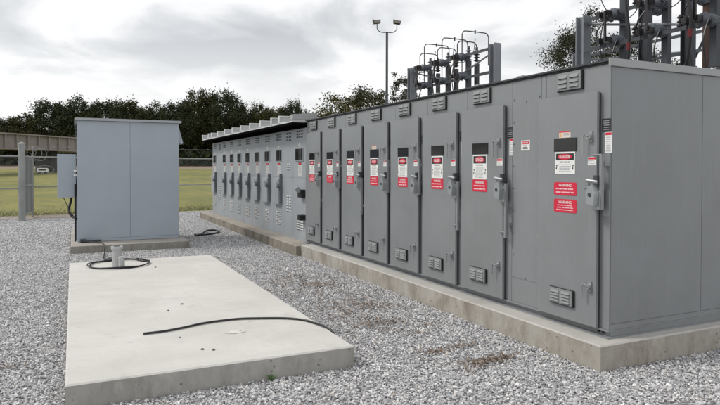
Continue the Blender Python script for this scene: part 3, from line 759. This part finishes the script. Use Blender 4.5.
def switch(x, y, k, zt, label, group, loops=True):
    s = empty('pole_switch', (x, y, 0), 0, label, 'switch', group)
    MB().box(-.05, .05, -.06, .06, 3.3, zt).build('channel', M['galvdark'], s)
    if k == 1: MB().box(.21, .3, -.05, .05, 3.3, zt-.05).build('channel', M['darksteel'], s)
    for z in (4.5, 4.02):
        mb = MB(); ins(mb, (-.06, 0, z), (-.06-.26*k, 0, z), .1*k, 3, 0, .7); mb.build('insulator', M['porcelain'], s, smooth=True)
        mb = MB(); ins(mb, (-.02, .24, z+.02), (-.02-.26*k, .24, z+.02), .085*k, 3, 0, .7); mb.build('insulator', M['porcelain'], s, smooth=True)
        mb = MB(); mb.box(-.13-.3*k, -.06-.26*k, -.045, .045, z-.05, z+.05); mb.build('terminal', M['brownporc'], s); mb = MB(); mb.box(-.1-.28*k, -.02-.26*k, .2, .28, z-.03, z+.07); mb.build('terminal', M['brownporc'], s)
    mb = MB(); mb.box(-.16-.3*k, -.13-.3*k, -.02, .02, 4.0, 4.54); mb.tube([(-.4*k, 0, 4.4), (-.5*k, .1, 4.2), (-.4*k, .24, 4.1)], .014, 6); mb.build('blade', M['brownporc'], s)
    for xx in ((0, .25) if k == 1 else (0,)):
        mb = MB(); ins(mb, (xx, 0, zt), (xx, 0, zt+.3), .075, 4, 0); mb.cyl((xx, 0, zt+.3), (xx, 0, zt+.37), .035, n=8)
        mb.build('bushing', M['porcelain'] if xx == 0 else M['brownporc'], s, smooth=True)
    if loops:
        def loop(x0, x1, z0, z1, bot, yy, y1=None):
            c = .1; y1 = yy if y1 is None else y1
            return MB().tube(bez([(x0, yy, bot), (x0, yy, z1-c*2), (x0, yy, z1-c), (x0+c*.35, yy, z1-c*.35), (x0+c, yy, z1), ((x0+x1)/2, (yy+y1)/2, z1+.005), (x1-c, y1, z1), (x1-c*.35, y1, z1-c*.35), (x1, y1, z1-c), (x1, y1, z1-c*2), (x1, y1, z0)], 5), .014, 6)
        loop(-.2, .62, 4.35, 5.17, 3.9, 0).build('jumper_loop', M['copper'], s)
        loop(-.34, .25, zt+.3, 4.9, 4.3, .0).build('jumper_loop', M['copper'], s)
        MB().cyl((.2, 0, 5.12), (.2, 0, 5.22), .02, n=6).build('loop_clamp', M['brownporc'], s)
    mb = MB(); mb.tube(bez([(-.3, -.1, 4.0), (-.42, -.1, 3.7), (-.38, -.1, 3.4), (-.3, -.1, 3.0)]), .014, 6); mb.tube(bez([(-.3, .2, 4.4), (-.34, .24, 4.0), (-.3, .2, 3.5), (-.25, .15, 3.0)]), .012, 6)
    mb.tube(bez([(-.35, .05, 4.5), (-.5, -.15, 4.35), (-.42, -.4, 4.3), (-.2, -.45, 4.5), (-.1, -.42, 4.9)]), .009, 5)
    mb.tube(bez([(-.1, .0, 5.3), (-.4, .1, 5.1), (-.46, .12, 4.8), (-.38, .05, 4.55)]) if k > 1 else bez([(-.34, 0, 4.4), (-.4, .05, 4.2), (-.36, .02, 4.05)]), .009, 5)
    mb.build('drop_wire', M['cable'], s)
    if k > 1:
        for yy, z in ((-.42, 4.08), (-.42, 4.6)):
            mb = MB(); ins(mb, (-.2, yy, z-.09), (-.2, yy, z+.12), .06, 3, 0, .6); mb.build('post_insulator', M['brownporc'], s)
    return s
for y, t_ in ((14.5, 'farthest from the camera'), (13.6, 'middle one of the three'), (12.68, 'nearest the pale post')):
    switch(9.1, y+.1, 1, 4.42, 'looped pole switch on the middle rack, '+t_, 'pole switches on the middle rack')
for y, t_ in ((8.0, 'leftmost, beside the rack post'), (7.12, 'second from the rack post'), (6.25, 'rightmost, at the frame edge')):
    switch(9.16, y+.02, 1.12, 5.6, 'tall pole switch on the near rack, '+t_, 'tall pole switches on the near rack', False)
    if y < 6.5: continue
    s_ = empty('steel_post', (9.75, y+.05, 0), 0, 'tall dark channel post behind the near rack, '+t_, 'post', 'dark posts behind the near rack')
    mb = MB(); mb.box(-.07, .07, -.1, -.08, 0, 7); mb.box(-.07, .07, .08, .1, 0, 7); mb.box(-.01, .01, -.0798, .0798, 0, 7); mb.build('channel', M['galvdark'], s_)
    for z in (4.7, 5.2):
        mb = MB(); ins(mb, (.1, 0, z), (.42, 0, z), .1, 3, 0, .7); mb.build('insulator', M['porcelain'], s_, smooth=True)
for y, t_ in ((7.5, 'left of the pair'), (6.35, 'right of the pair')):
    s_ = empty('bus_cable', (8.6, y, 0), 0, 'dark cable riser with red tape on the near rack, '+t_, 'cable', 'cable risers on the near rack')
    mb = MB(); mb.tube(bez([(0, 0, 5.8), (0, 0, 4.6), (.03, -.05, 4.0), (.1, .05, 3.4), (.2, .3, 2.9), (.25, .35, 0)]), .026, 8); mb.build('cable', M['cable'], s_)
    mb = MB(); mb.cyl((.035, -.035, 3.86), (.055, -.015, 3.74), .036, n=8); mb.build('tape', M['redtape'], s_)
# rear rack, transformer bushings and braces
r2 = rack(12.2, 12.2, 5.2, 4.75, 4.62, 4.22, 'low steel rack farther behind the near rack', .18)
for a, b in ((5.6, 6.3), (6.3, 5.6), (7.2, 7.9), (7.9, 7.2), (8.6, 9.3)):
    MB().cyl((.1, a-5.2, 4.6), (.1, b-5.2, 3.4), .03, n=6).build('brace', M['galvdark'], r2)
for z in (3.5, 3.75): MB().cyl((-.1, .1, z), (-.1, 6.9, z+.02), .03, n=6).build('bus_tube', M['galvdark'], r2)
pp = empty('rusty_post', (10.5, 7.35, 0), 0, 'rust brown post behind the near rack', 'post')
MB().cyl((0, 0, 0), (0, 0, 4.7), .07, n=12).build('post', M['rust'], pp); MB().box(-.1, .1, -.1, .1, 4.7, 4.95).build('cap', M['darksteel'], pp)
bs = empty('transformer', (11.2, 7.1, 0), 0, 'dark box transformer with ribbed grey bushing at right edge', 'transformer')
MB().box(-.5, .9, -1.3, .6, 0, 3.2).build('tank', M['darksteel'], bs, bevel=.02)
for q, yy in enumerate((-.9, -.2, .4)):
    mb = MB(); ins(mb, (0, yy, 3.2), (0, yy, 4.1), .16, 8, 0, .7); mb.build('bushing', M['porcelain'], bs)
    MB().cyl((0, yy, 4.1), (0, yy, 4.25), .05, n=8).build('terminal', M['brownporc'], bs)

# ------------------------------------------------------------------ trees
def crown_mesh(seed, rx, rz, clumps, leaves, ls, gap=.35, lobes=None):
    rnd = random.Random(seed); mb = MB()
    for c in range(clumps):
        while True:
            p = Vector((rnd.uniform(-1, 1), rnd.uniform(-1, 1), rnd.uniform(-1, 1)))
            if .25 < p.length < 1: break
        k = 1 + .35*noise.noise(p*1.7+Vector((seed, 0, 0)))
        if rnd.random() < .75: p = p.normalized()*rnd.uniform(.6, 1)
        cc = Vector((p.x*rx*k, p.y*rx*k, p.z*rz*k)); cr = rnd.uniform(.5, 1.1)*gap*rx
        for _ in range(leaves):
            d = Vector((rnd.gauss(0, .5), rnd.gauss(0, .5), rnd.gauss(0, .38)))*cr + cc
            n = Vector((rnd.gauss(0, 1), rnd.gauss(0, 1), rnd.gauss(.6, 1))).normalized(); a = n.orthogonal().normalized(); b = n.cross(a)
            t = rnd.uniform(0, 2*PI); a, b = a*math.cos(t)+b*math.sin(t), b*math.cos(t)-a*math.sin(t); s_ = ls*rnd.uniform(.6, 1.3)
            mb.add([d-a*s_, d+b*s_*.55, d+a*s_, d-b*s_*.55], [(0, 1, 2, 3)])
    return mb
def trunk_mesh(seed, h, r, rx, n=9, low=.35, thin=1):
    rnd = random.Random(seed); mb = MB(); P_ = [Vector((0, 0, 0))]
    for k in range(1, 7): P_.append(Vector((rnd.gauss(0, .02)*h, rnd.gauss(0, .02)*h, h*.85*k/6)))
    mb.tube(P_, [r*(1-.13*i) for i in range(7)], 8)
    for k in range(n):
        t = rnd.uniform(low, .8); b = Vector((0, 0, h*t)); a = rnd.uniform(0, 2*PI); ln = rx*rnd.uniform(.5, .95)
        m_ = b+Vector((math.cos(a)*ln*.5, math.sin(a)*ln*.5, ln*.35)); e = b+Vector((math.cos(a)*ln, math.sin(a)*ln, ln*.8))
        mb.tube([b, m_, e], [r*.4*thin, r*.22*thin, r*.06*thin], 5)
        for q in range(3):
            a2 = a+rnd.uniform(-1, 1); mb.tube([m_, m_+Vector((math.cos(a2), math.sin(a2), rnd.uniform(.2, 1)))*ln*.4], [r*.18*thin, r*.04*thin], 4)
    return mb
protos = []
for i in range(4):
    cm = crown_mesh(20+i, 1, 1, 120, 190, .036, .27)
    protos.append(cm.build('crown', M['leafdark'] if i % 2 else M['leafmid']))
tm = trunk_mesh(3, 1, .03, .4).build('trunk', M['bark'])
ords = ['first', 'second', 'third', 'fourth', 'fifth', 'sixth', 'seventh', 'eighth', 'ninth', 'tenth', 'eleventh', 'twelfth', 'thirteenth', 'fourteenth', 'fifteenth', 'sixteenth', 'seventeenth']
# (pixel-free list) x, y, height, half width, prototype
wood = [(-13.5, 98, 10.0, 4.2, 0), (-9.2, 101, 8.6, 3.6, 1), (-6, 99, 8.6, 3.3, 2), (-2.6, 99, 11.2, 3.8, 1), (.8, 100, 12.2, 3.9, 3), (4.6, 98, 11.7, 3.8, 1), (8.2, 100, 11.6, 3.7, 0),
        (11.6, 99, 11.6, 3.7, 3), (15.2, 100, 12.2, 3.8, 1), (19, 101, 13.6, 4.0, 2), (22.6, 99, 14.0, 3.9, 1), (26, 101, 12.2, 3.0, 3), (28.8, 99, 12.0, 2.8, 0), (31.6, 101, 11.5, 2.8, 2), (34.4, 100, 13.1, 2.5, 1), (37.4, 101, 11.6, 2.4, 3), (41, 100, 10.5, 3, 0)]
for k, (x, y, h, rx, pi) in enumerate(wood):
    gz = ground_z(100)-.1
    t = empty('broadleaf_tree', (x, y, gz), 0, 'dark broadleaf tree in the far wood, %s from the left' % ords[k], 'tree', 'trees of the far wood')
    c = protos[pi].copy(); C.objects.link(c); c.parent = t; h = h-gz
    c.location = (0, 0, h*.56); c.scale = (rx, rx*.9, h*.44); c.rotation_euler = (0, 0, k*1.9)
    tr = tm.copy(); C.objects.link(tr); tr.parent = t; tr.scale = (h, h, h*.85)
for o in protos+[tm]: bpy.data.objects.remove(o)
# the mass of the wood behind and under the front trees
mb = MB(); rnd = random.Random(5)
for _ in range(34000):
    x = rnd.uniform(-45, 75); y = rnd.uniform(101, 112)
    top = 8.0+1.6*noise.noise((x*.13, 0, 0)) + (2.2 if 16 < x < 27 else 0)
    z = rnd.uniform(1.5, top); s_ = rnd.uniform(.25, .5)
    if rnd.random() < .25: y = rnd.uniform(96, 101); z = rnd.uniform(1.6, 4.2)
    n = Vector((rnd.gauss(0, 1), rnd.gauss(-.6, 1), rnd.gauss(.4, 1))).normalized(); a = n.orthogonal().normalized(); b = n.cross(a); d = Vector((x, y, z))
    mb.add([d-a*s_, d+b*s_*.7, d+a*s_, d-b*s_*.7], [(0, 1, 2, 3)])
for _ in range(2500):
    x = rnd.uniform(-45, 75); y = rnd.uniform(106, 113); z = rnd.uniform(1.6, 6.5); s_ = rnd.uniform(.8, 1.5)
    a = Vector((1, rnd.uniform(-.3, .3), 0))*s_; b = Vector((0, rnd.uniform(-.3, .3), 1))*s_; d = Vector((x, y, z))
    mb.add([d-a, d-b, d+a, d+b], [(0, 1, 2, 3)])
tag(mb.build('woodland', M['leafdark']), 'dense dark understorey of the wood beyond the field', 'woodland', kind='stuff')

TX = [13.6, 15.4, 17.1, 18.7, 19.2, 0, 22.6]; SX = [0, 16.55, 0, 19.2, 0, 22.3]
def tree(name, x, y, h, rx, zc, rz, seed, mat, clumps, leaves, ls, gap, label, group=None, lm=9):
    t = empty(name, (x, y, 0), 0, label, 'tree', group)
    crown_mesh(seed, rx, rz, clumps, leaves, ls, gap).build('crown', mat, t, (0, 0, zc))
    trunk_mesh(seed, h*.93, .012*h+.02, rx*.9, lm, .35, .6).build('trunk', M['bark'], t)
tree('bushy_tree', TX[0], 35, 5.2, 1.3, 3.5, 1.5, 41, M['leafyel'], 40, 150, .07, .4, 'low yellowish tree just above the left end of the dark switchgear roof')
tree('bushy_tree', TX[1], 36, 6.5, 1.6, 4.2, 2.2, 42, M['leafyel'], 55, 160, .075, .38, 'rounded yellowish olive tree in the middle of the bushy row left of the floodlight pole')
tree('bushy_tree', TX[2], 37, 7.2, 1.6, 4.6, 2.5, 49, M['leafmid'], 55, 160, .075, .38, 'taller olive tree second to the left of the floodlight pole')
tree('bushy_tree', TX[3], 38, 7.5, 1.7, 4.8, 2.6, 43, M['leafmid'], 50, 150, .075, .38, 'dark olive tree directly left of the floodlight pole')
tree('sparse_tree', TX[4], 34, 8.2, 1.15, 5.4, 2.7, 44, M['leafshade'], 85, 80, .06, .26, 'tall sparse tree with sky showing through, right of the floodlight pole', None, 18)
tree('sparse_tree', TX[6], 36, 7.0, 1.7, 4.6, 2.0, 45, M['leafshade'], 60, 70, .07, .3, 'sparse tree half hidden behind the middle rack', None, 14)
tree('sparse_tree', SX[1], 16.5, 8.2, 1.3, 5.0, 2.25, 46, M['leafshade'], 190, 130, .036, .26, 'sparse dark tree standing left of the near rack post', None, 26)
tree('sparse_tree', SX[3], 16.5, 7.2, 1.4, 4.7, 2.2, 47, M['leafshade'], 200, 130, .04, .26, 'thick leafed tree seen through the near rack columns', None, 24)
tree('sparse_tree', SX[5], 16.5, 6.6, 1.0, 4.4, 1.7, 48, M['leafshade'], 100, 90, .04, .26, 'small sparse tree seen near the rust brown post', None, 14)

# ------------------------------------------------------------------ world
SUN_EL, SUN_AZ = 50, -65      # azimuth measured from +Y toward +X
w = bpy.data.worlds.new('World'); S.world = w; w.use_nodes = True; nt = w.node_tree; nt.nodes.clear()
out = nt.nodes.new('ShaderNodeOutputWorld'); bg = nt.nodes.new('ShaderNodeBackground'); bg.inputs[1].default_value = .1
sky = nt.nodes.new('ShaderNodeTexSky'); sky.sky_type = 'NISHITA'; sky.sun_disc = False
sky.sun_elevation = R(SUN_EL); sky.sun_rotation = R(SUN_AZ)
tc = nt.nodes.new('ShaderNodeTexCoord'); sp = nt.nodes.new('ShaderNodeSeparateXYZ'); nt.links.new(tc.outputs['Generated'], sp.inputs[0])
def math_(op, a, b=None):
    n = nt.nodes.new('ShaderNodeMath'); n.operation = op
    for i, v in enumerate((a, b)):
        if v is None: continue
        if hasattr(v, 'links'): nt.links.new(v, n.inputs[i])
        else: n.inputs[i].default_value = v
    return n.outputs[0]
zz = math_('ADD', math_('MAXIMUM', sp.outputs[2], 0.0), .22)
cx, cy = math_('DIVIDE', sp.outputs[0], zz), math_('DIVIDE', sp.outputs[1], zz)
cb = nt.nodes.new('ShaderNodeCombineXYZ'); nt.links.new(cx, cb.inputs[0]); nt.links.new(cy, cb.inputs[1]); cb.inputs[2].default_value = 9.2
n1 = N(nt, 'ShaderNodeTexNoise', Scale=1.9, Detail=9, Roughness=.5, Distortion=.35); nt.links.new(cb.outputs[0], n1.inputs['Vector'])
cl = ramp(nt, n1.outputs['Fac'], [(.36, (4.6, 4.7, 4.9)), (.46, (6.0, 6.1, 6.2)), (.54, (7.9, 7.9, 7.95)), (.64, (9.0, 9.0, 8.9))])
hz = nt.nodes.new('ShaderNodeMapRange'); hz.inputs[1].default_value = .02; hz.inputs[2].default_value = .22; nt.links.new(sp.outputs[2], hz.inputs[0])
cl = mixc(nt, hz.outputs[0], (8.9, 8.9, 8.8), cl)
fin = mixc(nt, .93, sky.outputs[0], cl)
nt.links.new(fin, bg.inputs[0]); nt.links.new(bg.outputs[0], out.inputs[0])
sd = bpy.data.lights.new('sun', 'SUN'); sd.energy = 1.5; sd.angle = R(12); sd.color = (1, .96, .9)
so = bpy.data.objects.new('sun', sd); C.objects.link(so)
az, el = R(SUN_AZ), R(SUN_EL)
dv = Vector((math.sin(az)*math.cos(el), math.cos(az)*math.cos(el), math.sin(el)))
so.rotation_euler = dv.to_track_quat('Z', 'Y').to_euler()

# ------------------------------------------------------------------ camera
cd = bpy.data.cameras.new('camera'); cam = bpy.data.objects.new('camera', cd); C.objects.link(cam)
cd.sensor_width = 36; cd.lens = 606.29/720*36; cd.shift_y = -26.05/720; cd.clip_end = 3000; cd.clip_start = .05
r_, u_, f_ = Vector((.9037637, -.42802858, .00164792)), Vector((.00459807, .01355825, .99989751)), Vector((.42800705, .90366349, -.01422156))
cam.matrix_world = Matrix(((r_.x, u_.x, -f_.x, 0), (r_.y, u_.y, -f_.y, 0), (r_.z, u_.z, -f_.z, 1.7), (0, 0, 0, 1)))
S.camera = cam
S.render.engine = 'CYCLES'
S.view_settings.view_transform = 'Standard'; S.view_settings.look = 'None'; S.view_settings.exposure = .36; S.view_settings.gamma = 1
